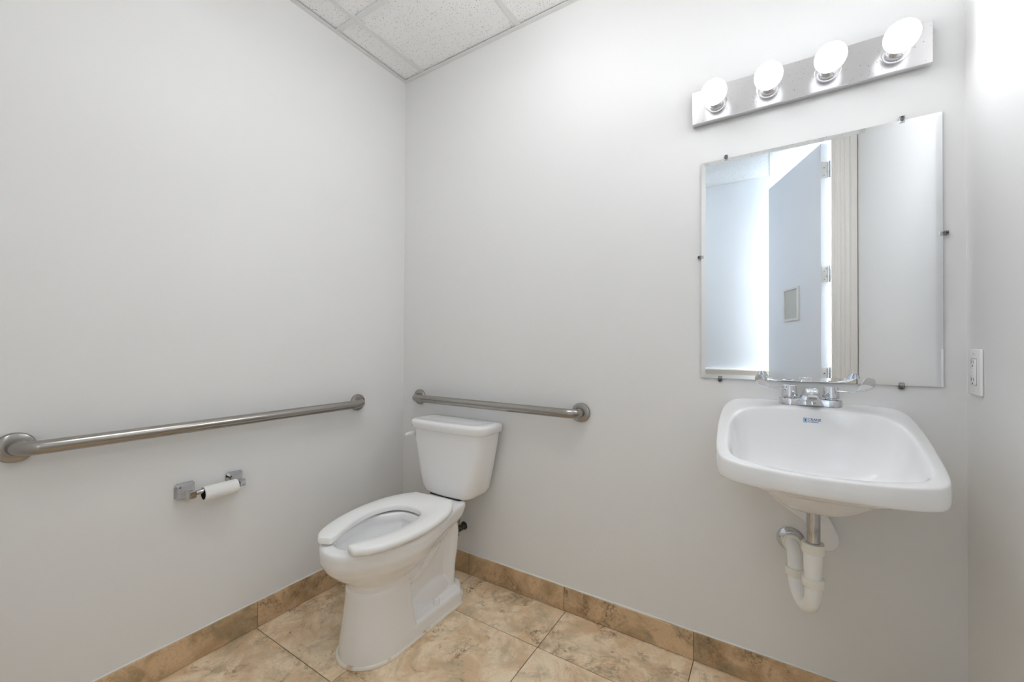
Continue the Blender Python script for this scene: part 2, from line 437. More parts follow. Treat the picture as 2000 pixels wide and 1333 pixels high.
# the open door leaf
Pn = Vector((0.322, -0.190, 0)); da = math.radians(21.7)
dd = Vector((-math.sin(da), -math.cos(da), 0)); ee = Vector((dd.y, -dd.x, 0))
def leafpt(s, t, z):
    return Pn + dd*s + ee*t + Vector((0, 0, z))
def leafbox(s0, s1, t0, t1, z0, z1, bevel=0.0):
    bm = box((s0, t0, z0), (s1, t1, z1), bevel, 1)
    for v in bm.verts: v.co = leafpt(v.co.x, v.co.y, v.co.z)
    return bm
dr = struct(obj('door_1', leafbox(0.008, 0.80, 0.004, 0.049, 0.012, 2.462, 0.002), 'door', smooth=False), 'tall white door standing open, reflected in the mirror')
for z in (0.28, 0.935, 1.60, 2.285):
    hg = obj('hinge', leafbox(0.0055, 0.0085, 0.004, 0.042, z-0.055, z+0.055, 0.001), 'panelframe', dr, smooth=False)
    obj('knuckle', lathe(leafpt(0.001, -0.002, z-0.055), (0, 0, 1), [(0, 0.007), (0.022, 0.007), (0.0222, 0.006), (0.0235, 0.006), (0.0237, 0.007), (0.0555, 0.007), (0.0557, 0.006), (0.057, 0.006), (0.0572, 0.007), (0.11, 0.007)], 14), 'chrome_worn', hg)
    for q, (t, dz) in enumerate(((0.016, 0.036), (0.030, 0.014), (0.016, -0.014), (0.030, -0.036))):
        obj('screw', lathe(leafpt(0.0056, t, z+dz), -dd, [(0, 0.0038), (0.0006, 0.0038), (0.001, 0.002)], 10), 'chrome_worn', hg)
pn = thing('door_panel', 'small grey framed panel mounted on the open door, seen in the mirror', 'panel', leafpt(0.40, 0.049, 1.323))
obj('backing', leafbox(0.295, 0.505, 0.0492, 0.053, 1.328, 1.556), 'panel', pn, smooth=False)
bm = newbm()
for a in ((0.285, 0.305, 1.318, 1.566), (0.495, 0.515, 1.318, 1.566), (0.305, 0.495, 1.318, 1.334), (0.305, 0.495, 1.550, 1.566)):
    b2 = leafbox(a[0], a[1], 0.0492, 0.060, a[2], a[3], 0.001); me = bpy.data.meshes.new('t'); b2.to_mesh(me); b2.free(); bm.from_mesh(me)
obj('frame', bm, 'panelframe', pn, smooth=False)
obj('gap', leafbox(0.3055, 0.3125, 0.0532, 0.0540, 1.340, 1.535), 'dark', pn, smooth=False)

# ------------------------------------------------------------------ toilet
TX = -1.252
toi = thing('toilet', 'white two-piece toilet with open-front seat in the corner', 'toilet', (TX, 1.2, 0))

def egg(z, F, B, b, hb, yc, n=28, x0=TX, p=2.0):
    """closed outline: elongated round front, tapering to a straight back edge"""
    right = []
    for k in range(n//2):                       # back to widest
        t = k/(n//2); s = t*t*(3-2*t); s = t**0.7*0.4 + s*0.6
        right.append((hb + (b-hb)*s, B + (yc-B)*t))
    for k in range(n):                          # widest to the tip
        a = k/n*PI/2
        right.append((b*math.cos(a)**(2/p), yc - (yc-F)*math.sin(a)**(2/p)))
    left = [(-x, y) for x, y in reversed(right)]
    pts = right + [(0.0, F)] + left
    pts += [(-hb*0.5, B), (0, B), (hb*0.5, B)]
    return [Vector((x0+x, y, z)) for x, y in pts]

bm = newbm()
# bowl: outside up, over the rim and down inside
R = [egg(0.190, 0.935, 1.15, 0.095, 0.07, 1.06), egg(0.225, 0.928, 1.18, 0.104, 0.075, 1.06), egg(0.262, 0.924, 1.22, 0.108, 0.075, 1.07), egg(0.285, 0.895, 1.27, 0.128, 0.080, 1.08), egg(0.312, 0.862, 1.32, 0.152, 0.086, 1.085),
     egg(0.335, 0.840, 1.365, 0.168, 0.092, 1.09), egg(0.360, 0.825, 1.405, 0.178, 0.097, 1.09), egg(0.372, 0.821, 1.418, 0.182, 0.099, 1.09),
     egg(0.405, 0.820, 1.436, 0.184, 0.102, 1.09), egg(0.416, 0.823, 1.436, 0.181, 0.101, 1.09), egg(0.421, 0.831, 1.432, 0.174, 0.097, 1.09),
     egg(0.421, 0.862, 1.20, 0.135, 0.045, 1.07), egg(0.416, 0.870, 1.195, 0.128, 0.042, 1.07), egg(0.400, 0.873, 1.19, 0.124, 0.042, 1.07),
     egg(0.382, 0.866, 1.195, 0.130, 0.044, 1.07), egg(0.370, 0.870, 1.19, 0.128, 0.042, 1.07), egg(0.330, 0.905, 1.17, 0.108, 0.038, 1.07),
     egg(0.290, 0.960, 1.15, 0.075, 0.034, 1.08), egg(0.262, 1.01, 1.13, 0.046, 0.024, 1.09)]
add_loft(bm, R)
# front pedestal
def ped(z, F, B, b):
    return egg(z, F, B, b, b*0.985, F+0.145, p=2.25)
bm2 = newbm()
add_loft(bm2, [ped(0.0, 0.897, 1.132, 0.117), ped(0.04, 0.899, 1.130, 0.116), ped(0.12, 0.910, 1.115, 0.110), ped(0.18, 0.918, 1.107, 0.108), ped(0.235, 0.922, 1.102, 0.107)])
# web behind, foot flange with chamfered heel
bm3 = box((TX-0.048, 1.0, 0.0), (TX+0.048, 1.39, 0.235)); add_box(bm3, (TX-0.0475, 1.20, 0.20), (TX+0.0475, 1.36, 0.34))
def foot(z, b, B, ch):
    y0 = 1.02
    return [Vector((TX+x, y, z)) for x, y in ((b, y0), (b, B-ch), (b-ch*0.9, B), (-b+ch*0.9, B), (-b, B-ch), (-b, y0))]
bm4 = newbm(); add_loft(bm4, [foot(0.0, 0.117, 1.452, 0.06), foot(0.048, 0.115, 1.450, 0.06), foot(0.058, 0.109, 1.446, 0.058), foot(0.062, 0.080, 1.435, 0.04), foot(0.085, 0.055, 1.42, 0.02), foot(0.10, 0.046, 1.41, 0.02)])
# trapway: over the weir and down to the floor
path = smoothpath([(TX, 1.03, 0.215), (TX, 1.15, 0.205), (TX, 1.25, 0.245), (TX, 1.315, 0.310), (TX, 1.365, 0.335), (TX, 1.402, 0.305), (TX, 1.400, 0.230), (TX, 1.385, 0.150), (TX, 1.380, 0.05)], 6)
nn = len(path)
bm5 = tube(path, [0.045 - 0.004*abs(i/nn-0.5) for i in range(nn)], 20, sx=1.75, up=(1, 0, 0))
# moulded hump beside the bolt cap
bm6 = newbm()
for s in (1, -1):
    r = bmesh.ops.create_uvsphere(bm6, u_segments=20, v_segments=12, radius=1)
    for v in r['verts']:
        p = v.co; v.co = Vector((TX+s*0.042+p.x*0.034, 1.280+p.y*0.125, 0.066+p.z*0.066))
def remeshed(bms, voxel, smooth_it, name):
    tmp = newbm()
    for b in bms:
        bmesh.ops.recalc_face_normals(b, faces=b.faces[:])
        me = bpy.data.meshes.new('t'); b.to_mesh(me); b.free(); tmp.from_mesh(me); bpy.data.meshes.remove(me)
    me = bpy.data.meshes.new(name); tmp.to_mesh(me); tmp.free()
    o = bpy.data.objects.new('tmp', me); COL.objects.link(o)
    r = o.modifiers.new('r', 'REMESH'); r.mode = 'VOXEL'; r.voxel_size = voxel; r.use_smooth_shade = True
    s = o.modifiers.new('s', 'SMOOTH'); s.factor = 0.5; s.iterations = smooth_it
    dg = bpy.context.evaluated_depsgraph_get()
    me2 = bpy.data.meshes.new_from_object(o.evaluated_get(dg)); me2.name = name
    bpy.data.objects.remove(o, do_unlink=True)
    return me2
objme('bowl', remeshed([bm, bm2, bm3, bm4, bm5, bm6], 0.004, 5, 'bowl'), 'porcelain', toi, angle=0)
# bolt caps
for s in (1, -1):
    obj('bolt_cap', lathe((TX+s*0.096, 1.255, 0.058), (0, 0, 1), [(0, 0.0135), (0.012, 0.0135), (0.019, 0.012), (0.024, 0.008), (0.0255, 0.003)], 20), 'plastic', toi)
# bead of caulk round the foot
fp = [p for p in ped(0.0, 0.893, 1.10, 0.119)]
outl = []
for k in range(28):
    a = PI*k/27
    outl.append((TX+0.119*math.cos(a)*1.0, 1.042-0.149*math.sin(a)**(2/2.25) if 0 < k < 27 else 1.042, 0))
outl = [(TX+0.060, 1.456, 0), (TX+0.112, 1.400, 0), (TX+0.1195, 1.385, 0), (TX+0.1195, 1.20, 0)] + outl + [(TX-0.1195, 1.20, 0), (TX-0.1195, 1.385, 0), (TX-0.112, 1.400, 0), (TX-0.060, 1.456, 0)]
obj('caulk_bead', tube([(x, y, 0.003) for x, y, z in outl], [0.0075+random.uniform(-0.001, 0.0012) for _ in outl], 8), 'oldcaulk', toi)['label'] = 'stained cream caulk round the foot'
# tank
TKX = -1.263
def tankring(z, hw, F, B, r, bow):
    pts = []
    for k in range(13):                         # front edge, slightly bowed
        t = -1 + 2*k/12; pts.append((t*(hw-r), F - bow*(1-t*t)))
    for k in range(1, 6):
        a = -PI/2 + k/6*PI/2; pts.append((hw-r+r*math.cos(a), F+r+r*math.sin(a)))
    for k in range(4): pts.append((hw, F+r+(B-0.02-F-r)*k/3))
    pts.append((hw-0.006, B-0.006)); pts.append((hw-0.02, B))
    for k in range(1, 4): pts.append(((hw-0.02)*(1-2*k/4), B))
    pts.append((-hw+0.02, B)); pts.append((-hw+0.006, B-0.006))
    for k in range(4): pts.append((-hw, B-0.02-(B-0.02-F-r)*k/3))
    for k in range(1, 6):
        a = PI + k/6*PI/2; pts.append((-hw+r+r*math.cos(a), F+r+r*math.sin(a)))
    return [Vector((TKX+x, y, z)) for x, y in pts]
bm = newbm()
add_loft(bm, [tankring(0.424, 0.112, 1.435, 1.555, 0.035, 0.004), tankring(0.427, 0.130, 1.422, 1.56, 0.04, 0.006), tankring(0.437, 0.145, 1.414, 1.565, 0.045, 0.007), tankring(0.462, 0.160, 1.411, 1.566, 0.05, 0.008), tankring(0.56, 0.182, 1.408, 1.567, 0.05, 0.008), tankring(0.66, 0.201, 1.407, 1.568, 0.05, 0.008), tankring(0.724, 0.212, 1.407, 1.568, 0.05, 0.008)])
obj('tank', bm, 'porcelain', toi, angle=50)
bm = newbm()
add_loft(bm, [tankring(0.722, 0.218, 1.401, 1.571, 0.055, 0.009), tankring(0.726, 0.223, 1.397, 1.573, 0.056, 0.009), tankring(0.750, 0.2255, 1.395, 1.574, 0.056, 0.009), tankring(0.759, 0.222, 1.398, 1.572, 0.054, 0.009), tankring(0.7635, 0.213, 1.406, 1.566, 0.05, 0.008), tankring(0.7640, 0.190, 1.425, 1.55, 0.04, 0.006), tankring(0.7615, 0.165, 1.440, 1.535, 0.03, 0.004), tankring(0.7612, 0.14, 1.45, 1.53, 0.03, 0.003)])
obj('tank_lid', bm, 'porcelain', toi, angle=60)
lv = obj('flush_lever', tube(smoothpath([(TKX-0.204, 1.435, 0.688), (TKX-0.220, 1.430, 0.688), (TKX-0.2255, 1.415, 0.687), (TKX-0.226, 1.400, 0.686), (TKX-0.226, 1.388, 0.685)], 4), [0.010]*5+[0.0095]*6+[0.008]*5+[0.006], 12), 'plastic', toi)
lv['label'] = 'small side-mounted flush lever'
# rubber shadow gap pads between bowl and tank
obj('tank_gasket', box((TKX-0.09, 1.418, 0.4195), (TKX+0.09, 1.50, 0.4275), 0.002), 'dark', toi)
# seat: open-front ring
def interp(tab, y):
    for (y0, v0), (y1, v1) in zip(tab[:-1], tab[1:]):
        if y0 <= y <= y1: return v0 + (v1-v0)*(y-y0)/(y1-y0)
outer = [(-0.098, 1.352), (-0.108, 1.345), (-0.150, 1.285), (-0.178, 1.205), (-0.1875, 1.12), (-0.185, 1.05), (-0.172, 0.975), (-0.148, 0.905), (-0.124, 0.866), (-0.098, 0.845)]
inner = [(-0.036, 1.198), (-0.060, 1.188), (-0.085, 1.162), (-0.099, 1.125), (-0.1035, 1.085), (-0.1025, 1.045), (-0.092, 0.995), (-0.071, 0.935), (-0.052, 0.890), (-0.044, 0.866)]
so = smoothpath([(x, y, 0) for x, y in outer], 4); si = smoothpath([(x, y, 0) for x, y in inner], 4)
so = [Vector((0, 1.352, 0)), Vector((-0.05, 1.352, 0))] + so; si = [Vector((0, 1.202, 0)), Vector((-0.02, 1.2015, 0))] + si
O2 = list(reversed(so)) + [Vector((-p.x, p.y, 0)) for p in so[1:]]
I2 = list(reversed(si)) + [Vector((-p.x, p.y, 0)) for p in si[1:]]
sr = math.radians(3.6); piv = Vector((TX-0.030, 1.36, 0))
def seatrot(p):
    q = Vector((TX+p.x-0.012, p.y, p.z)) - piv
    return piv + Vector((q.x*math.cos(sr)-q.y*math.sin(sr), q.x*math.sin(sr)+q.y*math.cos(sr), q.z))
rings = []
for a, b in zip(I2, O2):
    d = b-a; L = d.length; u = d/L
    prof = [(0.0, 0.4330), (0.0, 0.444), (0.0025, 0.4490), (0.007, 0.4520), (L*0.5, 0.4535), (L-0.014, 0.4525), (L-0.006, 0.4500), (L-0.0015, 0.4450), (L, 0.439), (L-0.001, 0.4300), (L-0.006, 0.4275), (0.006, 0.4275), (0.001, 0.4290)]
    rings.append([seatrot(a + u*t + Vector((0, 0, z))) for t, z in prof])
# rounded prong tips
def tipring(ring, other, k, s):
    c = sum(ring, Vector())/len(ring); dv = (c - sum(other, Vector())/len(other)).normalized()
    return [c + Vector(((p.x-c.x)*s, (p.y-c.y)*s, (p.z-c.z)*(0.5+0.5*s))) + dv*k for p in ring]
rings = [tipring(rings[0], rings[1], 0.013, 0.50), tipring(rings[0], rings[1], 0.011, 0.74), tipring(rings[0], rings[1], 0.0065, 0.91)] + rings + [tipring(rings[-1], rings[-2], 0.0065, 0.91), tipring(rings[-1], rings[-2], 0.011, 0.74), tipring(rings[-1], rings[-2], 0.013, 0.50)]
bm = newbm(); add_loft(bm, rings)
seat = obj('seat', bm, 'seat', toi, angle=60)
for s in (1, -1):
    c = seatrot(Vector((s*0.07, 1.362, 0)))
    obj('hinge', box((c.x-0.017, c.y-0.045, 0.4205), (c.x+0.017, c.y-0.014, 0.436), 0.003), 'seat', seat)
for (x, y) in ((-0.135, 1.0), (0.135, 1.0), (-0.14, 1.2), (0.14, 1.2)):
    c = seatrot(Vector((x, y, 0)))
    obj('bumper', box((c.x-0.010, c.y-0.013, 0.4208), (c.x+0.010, c.y+0.013, 0.429), 0.002), 'seat', seat)

# shut-off valve on the wall behind the toilet
va = thing('shutoff_valve', 'small blackened water shut-off valve on the wall behind the toilet', 'valve', (-1.284, 1.588, 0.226))
obj('escutcheon', lathe((-1.284, D, 0.226), (0, -1, 0), [(0, 0.020), (0.004, 0.019), (0.010, 0.013), (0.012, 0.0095)], 24), 'valve', va)
obj('valve_body', lathe((-1.284, D-0.011, 0.226), (0, -1, 0), [(0, 0.010), (0.014, 0.010), (0.016, 0.016), (0.034, 0.016), (0.036, 0.011), (0.044, 0.011)], 16), 'valve', va)
bm = newbm(); pts = []
for k in range(24):
    a = 2*PI*k/24; r = 0.024 + 0.004*math.cos(8*a); pts.append((-1.284+r*0.75*math.cos(a), 0.226+r*1.25*math.sin(a)))
obj('valve_handle', prism(pts, 1, D-0.066, D-0.054, 0.003), 'valve', va)
obj('supply_tube', tube(smoothpath([(-1.286, D-0.032, 0.240), (-1.290, D-0.033, 0.29), (-1.32, D-0.05, 0.36), (-1.36, D-0.07, 0.40), (-1.362, D-0.075, 0.4235)], 5), 0.005, 10), 'chrome_worn', va)

# ------------------------------------------------------------------ grab bars
def grab_bar(label, a, b, nrm):
    """a, b: flange centres on the wall; nrm: out of the wall"""
    a, b, nrm = Vector(a), Vector(b), Vector(nrm)
    t = thing('grab_bar', label, 'grab bar', tuple((a+b)/2))
    u = (b-a).normalized(); off = 0.057; r = 0.019; R = 0.042
    pts = [a + nrm*0.006, a + nrm*(off-R)]
    for k in range(1, 9):
        th = k/8*PI/2; pts.append(a + nrm*(off-R+R*math.sin(th)) + u*(R-R*math.cos(th)))
    for k in range(1, 12): pts.append(a + nrm*off + u*(R + ((b-a).length-2*R)*k/12))
    for k in range(0, 9):
        th = k/8*PI/2; pts.append(b + nrm*(off-R+R*math.cos(th)) - u*(R-R*math.sin(th)))
    pts.append(b + nrm*0.006)
    obj('bar', tube(pts, r, 28), 'steel', t)
    for c in (a, b):
        f = obj('flange', lathe(c, nrm, [(0, 0.0400), (0.006, 0.0400), (0.010, 0.0375), (0.0125, 0.031), (0.0135, 0.0225), (0.0135, 0.0195)], 40), 'steel', t)
        f['label'] = 'round steel wall flange'
grab_bar('long brushed steel grab bar on the left wall above the toilet paper', (XL, 0.213, 0.833), (XL, 1.290, 0.836), (1, 0, 0))
grab_bar('short brushed steel grab bar on the back wall above the toilet tank', (-1.589, D, 0.843), (-0.666, D, 0.840), (0, -1, 0))

# ------------------------------------------------------------------ toilet paper holder
hy = (0.592, 0.746); hz = 0.606
hold = thing('paper_holder', 'chrome two-post toilet paper holder on the left wall', 'paper holder', (XL, 0.669, hz))
for i, y in enumerate(hy):
    bm = newbm()
    secs = [(0.0, 0.0285, 0.0275), (0.005, 0.0285, 0.0275), (0.009, 0.0255, 0.0245), (0.020, 0.0175, 0.0170), (0.036, 0.0125, 0.0130), (0.052, 0.0105, 0.0125), (0.068, 0.0105, 0.0125), (0.0705, 0.0085, 0.0105)]
    def rr(hw, hh, x):
        c = min(hw, hh)*0.22; q = [(hw, -hh+c), (hw, hh-c), (hw-c, hh), (-hw+c, hh), (-hw, hh-c), (-hw, -hh+c), (-hw+c, -hh), (hw-c, -hh)]
        return [Vector((XL+x, y+a, hz+0.004*max(0, 1-x/0.04)+b-0.002)) for a, b in q]
    add_loft(bm, [rr(a, b, x) for x, a, b in secs])
    obj('bracket', bm, 'chrome_worn', hold, angle=28)
obj('roller', lathe((XL+0.057, hy[0]+0.009, hz), (0, 1, 0), [(0, 0.0086), (0.03, 0.0086), (0.031, 0.0088), (0.09, 0.0088), (0.091, 0.0086), (hy[1]-hy[0]-0.018, 0.0086)], 16), 'chrome_worn', hold)
roll_ = thing('toilet_paper_roll', 'nearly used up white toilet paper roll on the holder', 'toilet paper', (XL+0.057, 0.680, hz))
ry0, ry1 = 0.626, 0.731; rz = hz-0.0105
bm = newbm(); n = 40
prof = [(0, 0.0195), (0, 0.0235), (0.0015, 0.0245), (ry1-ry0-0.0015, 0.0245), (ry1-ry0, 0.0235), (ry1-ry0, 0.0195)]
add_lathe(bm, (XL+0.057, ry0, rz), (0, 1, 0), prof, n, False, False)
obj('paper', bm, 'paper', roll_)
bm = newbm(); add_lathe(bm, (XL+0.057, ry0, rz), (0, 1, 0), [(0.0005, 0.0197), (0.0005, 0.0188), (ry1-ry0-0.0005, 0.0188), (ry1-ry0-0.0005, 0.0197)], n, False, False)
obj('cardboard_core', bm, 'core', roll_)
# loose outer sheet edge
bm = newbm(); sh = []
for k in range(8):
    a = math.radians(20 - k*8); r = 0.0250 + 0.00012*k; sh.append((r*math.cos(a), r*math.sin(a)))
rings = []
for y in (ry0+0.001, ry1-0.001):
    rings.append([Vector((XL+0.057+x, y, rz+z)) for x, z in sh] + [Vector((XL+0.057+x*0.985, y, rz+z*0.985)) for x, z in reversed(sh)])
add_loft(bm, rings); obj('loose_sheet', bm, 'paper', roll_)

# ------------------------------------------------------------------ sink
SX = 0.098
sink = thing('sink', 'white wall-hung porcelain sink under the mirror', 'sink', (SX, D, 0.66))
Oh = [(0, 1.5875, .945), (.07, 1.5875, .945), (.13, 1.5875, .945), (.185, 1.5875, .943), (.214, 1.584, .938), (.230, 1.568, .926), (.238, 1.53, .909), (.240, 1.48, .894), (.240, 1.43, .880), (.237, 1.37, .864), (.232, 1.30, .850), (.226, 1.245, .840), (.217, 1.195, .834), (.196, 1.158, .830), (.150, 1.139, .827), (.08, 1.127, .824), (0, 1.123, .823)]
Ih = [(0, 1.478, .934), (.06, 1.478, .934), (.115, 1.477, .932), (.155, 1.472, .926), (.180, 1.460, .917), (.193, 1.443, .907), (.200, 1.42, .896), (.2035, 1.395, .886), (.204, 1.36, .875), (.203, 1.315, .862), (.200, 1.27, .851), (.195, 1.228, .843), (.185, 1.195, .836), (.163, 1.178, .831), (.125, 1.167, .827), (.07, 1.157, .823), (0, 1.153, .821)]
def full(h):
    return [Vector((SX+x, y, z)) for x, y, z in h] + [Vector((SX-x, y, z)) for x, y, z in reversed(h[1:-1])]
O = full(Oh); I = full(Ih)
cO = Vector((SX, 1.36, 0)); cI = Vector((SX, 1.345, 0))
def scl(P, c, s, z=None, dz=0.0, lockback=False):
    out = []
    for p in P:
        q = Vector((c.x+(p.x-c.x)*s, c.y+(p.y-c.y)*s, (p.z if z is None else z)+dz))
        if lockback and p.y > 1.58: q.y = p.y
        out.append(q)
    return out
def mixp(A, B, t, dz=0.0):
    return [a.lerp(b, t) + Vector((0, 0, dz)) for a, b in zip(A, B)]
ZF = 0.735
def inside(s, k, yshift=0.0):
    return [Vector((cI.x+(p.x-cI.x)*s, cI.y+(p.y-cI.y)*s+yshift, p.z+(ZF-p.z)*k)) for p in I]
bm = newbm()
rings = [scl(O, Vector((SX, 1.40, 0)), 0.10, 0.664), scl(O, Vector((SX, 1.40, 0)), 0.20, 0.668), scl(O, Vector((SX, 1.40, 0)), 0.36, 0.690), scl(O, Vector((SX, 1.40, 0)), 0.58, 0.740), scl(O, Vector((SX, 1.39, 0)), 0.76, 0.772, lockback=True), scl(O, cO, 0.93, 0.776, lockback=True), scl(O, cO, 0.985, 0.7765, lockback=True), scl(O, cO, 1.0, 0.783, lockback=True), scl(O, cO, 1.006, 0.80, lockback=True),
         scl(O, cO, 1.002, dz=-0.014, lockback=True), scl(O, cO, 0.999, dz=-0.005, lockback=True), scl(O, cO, 0.990, dz=0.0, lockback=True), mixp(scl(O, cO, 0.985), I, 0.35, 0.001), mixp(O, I, 0.80, 0.0015), scl(I, cI, 1.0, dz=-0.001), scl(I, cI, 0.982, dz=-0.006), inside(0.962, 0.15), inside(0.93, 0.38), inside(0.87, 0.64), inside(0.77, 0.84), inside(0.60, 0.95), inside(0.35, 0.995, 0.01), inside(0.12, 1.02, 0.012)]
add_loft(bm, rings)
bmesh.ops.recalc_face_normals(bm, faces=bm.faces[:])
bvh_me = bpy.data.meshes.new('tmp'); bm.to_mesh(bvh_me)
basin = obj('basin', bm, 'porcelain', sink, angle=0, sub=2)
# porcelain tongue against the wall below the bowl
out = [(-0.075, 0.772), (-0.045, 0.690), (-0.008, 0.640), (0.032, 0.608), (0.068, 0.583), (0.098, 0.555), (0.118, 0.515), (0.138, 0.494), (0.158, 0.497), (0.170, 0.512), (0.173, 0.535), (0.163, 0.566), (0.150, 0.592), (0.135, 0.622), (0.16, 0.70), (0.20, 0.772)]
out = [(p.x, p.y) for p in smoothpath([(a, b, 0) for a, b in out], 3)]
obj('wall_support', prism(out, 1, D-0.026, D-0.0005, 0.007, 3), 'porcelain', sink, angle=40)
obj('bracket_hole', lathe((0.034, D-0.0275, 0.640), (0, 1, 0), [(0, 0.0032), (0.003, 0.0032)], 12), 'dark', sink)
obj('drain_flange', lathe((SX, 1.372, ZF-0.006), (0, 0, 1), [(0, 0.029), (0.003, 0.029), (0.005, 0.026), (0.004, 0.020), (-0.004, 0.018)], 28), 'chrome', sink)

# maker's mark printed on the back slope of the basin, following the glaze
dg = bpy.context.evaluated_depsgraph_get()
ev = basin.evaluated_get(dg); eme = ev.to_mesh()
off = origin_of(basin)
bvh = BVHTree.FromPolygons([v.co + off for v in eme.vertices], [tuple(p.vertices) for p in eme.polygons])
ev.to_mesh_clear()
def on_basin(x, z, lift=0.0005):
    h = bvh.ray_cast(Vector((x, 1.30, z)), Vector((0, 1, 0)))
    return (h[0] + h[1]*(lift if h[1].y < 0 else -lift)) if h[0] else Vector((x, 1.46, z))
def textmesh(s, size, x, z, sx=1.0):
    cu = bpy.data.curves.new('t', 'FONT'); cu.body = s; cu.size = size; cu.resolution_u = 3; cu.offset = size*0.012
    o = bpy.data.objects.new('t', cu); COL.objects.link(o)
    d = bpy.context.evaluated_depsgraph_get(); me = bpy.data.meshes.new_from_object(o.evaluated_get(d))
    bpy.data.objects.remove(o, do_unlink=True)
    for v in me.vertices: v.co = on_basin(x+v.co.x*sx, z+v.co.y)
    return me
LX, LZ = SX-0.019, 0.894
logo = objme('maker_logo', textmesh('CRANE', 0.0100, LX+0.0110, LZ+0.0052, 0.95), 'logo', sink, smooth=False)
logo['label'] = 'small blue printed maker mark'
objme('logo_word', textmesh('PLUMBING', 0.0055, LX+0.0112, LZ+0.0000, 0.93), 'logo', logo, smooth=False)
def flat(poly, m, name, par, lift=0.0005):
    bm = newbm(); bm.faces.new([bm.verts.new(on_basin(LX+a*0.76, LZ+b*0.76, lift)) for a, b in poly]); return obj(name, bm, m, par, smooth=False)
flat([(0, -0.001), (0.0125, -0.001), (0.0125, 0.0165), (0, 0.0165)], 'logopale', 'logo_square', logo, 0.0003)
for a in (((0, -0.001), (0.0125, -0.001), (0.0125, -0.0004), (0, -0.0004)), ((0, 0.0159), (0.0125, 0.0159), (0.0125, 0.0165), (0, 0.0165)), ((0, -0.001), (0.0006, -0.001), (0.0006, 0.0165), (0, 0.0165)), ((0.0119, -0.001), (0.0125, -0.001), (0.0125, 0.0165), (0.0119, 0.0165))):
    flat(a, 'logo', 'logo_border', logo, 0.0005)
flat([(0.0035, 0.0140), (0.0055, 0.0150), (0.0072, 0.0140), (0.0068, 0.0118), (0.0090, 0.0100), (0.0095, 0.0075), (0.0072, 0.0055), (0.0064, 0.0015), (0.0058, 0.0015), (0.0060, 0.0055), (0.0040, 0.0068), (0.0052, 0.0090), (0.0056, 0.0125)], 'logo', 'logo_bird', logo, 0.0006)

# ------------------------------------------------------------------ faucet
FY, FZ = 1.530, 0.9425
fa = thing('faucet', 'chrome centerset faucet with two wrist-blade handles on the sink', 'faucet', (SX, FY, FZ))
HXo = 0.051
bm = newbm()
def basering(z, r, wst):
    pts = []
    for k in range(17):
        a = -PI/2 + PI*k/16; pts.append((HXo+r*math.cos(a), r*math.sin(a)))
    for t in (0.6, 0.2, -0.2, -0.6): pts.append((t*HXo*0.9, wst))
    for k in range(17):
        a = PI/2 + PI*k/16; pts.append((-HXo+r*math.cos(a), r*math.sin(a)))
    for t in (-0.6, -0.2, 0.2, 0.6): pts.append((t*HXo*0.9, -wst))
    return [Vector((SX+x, FY+y, z)) for x, y in pts]
add_loft(bm, [basering(FZ-0.004, 0.0275, 0.022), basering(FZ+0.012, 0.0275, 0.022), basering(FZ+0.0155, 0.0255, 0.020), basering(FZ+0.0165, 0.022, 0.017)])
obj('base_plate', bm, 'chrome', fa, angle=40)
# spout: rises from the plate and reaches forward
def sprect(y, z, hw, hh, tilt):
    pts = []
    for k in range(20):
        a = 2*PI*k/20; c, s = math.cos(a), math.sin(a)
        cx_ = hw*math.copysign(abs(c)**0.6, c); cz_ = hh*math.copysign(abs(s)**0.6, s)
        pts.append(Vector((SX+cx_, y+cz_*math.sin(tilt), z+cz_*math.cos(tilt))))
    return pts
bm = newbm()
add_loft(bm, [sprect(1.545, FZ+0.008, 0.030, 0.014, -1.45), sprect(1.532, FZ+0.022, 0.023, 0.016, -1.0), sprect(1.505, FZ+0.034, 0.0185, 0.0155, -0.5), sprect(1.470, FZ+0.040, 0.0175, 0.0135, -0.2), sprect(1.440, FZ+0.040, 0.0175, 0.012, 0.0), sprect(1.428, FZ+0.038, 0.0165, 0.0105, 0.0), sprect(1.423, FZ+0.037, 0.013, 0.007, 0.0)])
sp = obj('spout', bm, 'chrome', fa, angle=60)
obj('spout_skirt', prism([(SX-0.033, FZ-0.003), (SX+0.033, FZ-0.003), (SX+0.018, FZ+0.030), (SX-0.018, FZ+0.030)], 1, 1.500, 1.548, 0.003), 'chrome', sp)
obj('aerator', lathe((SX, 1.445, FZ+0.030), (0, 0, -1), [(0, 0.0115), (0.012, 0.0115), (0.0135, 0.0105), (0.0135, 0.008)], 24), 'chrome_worn', sp)
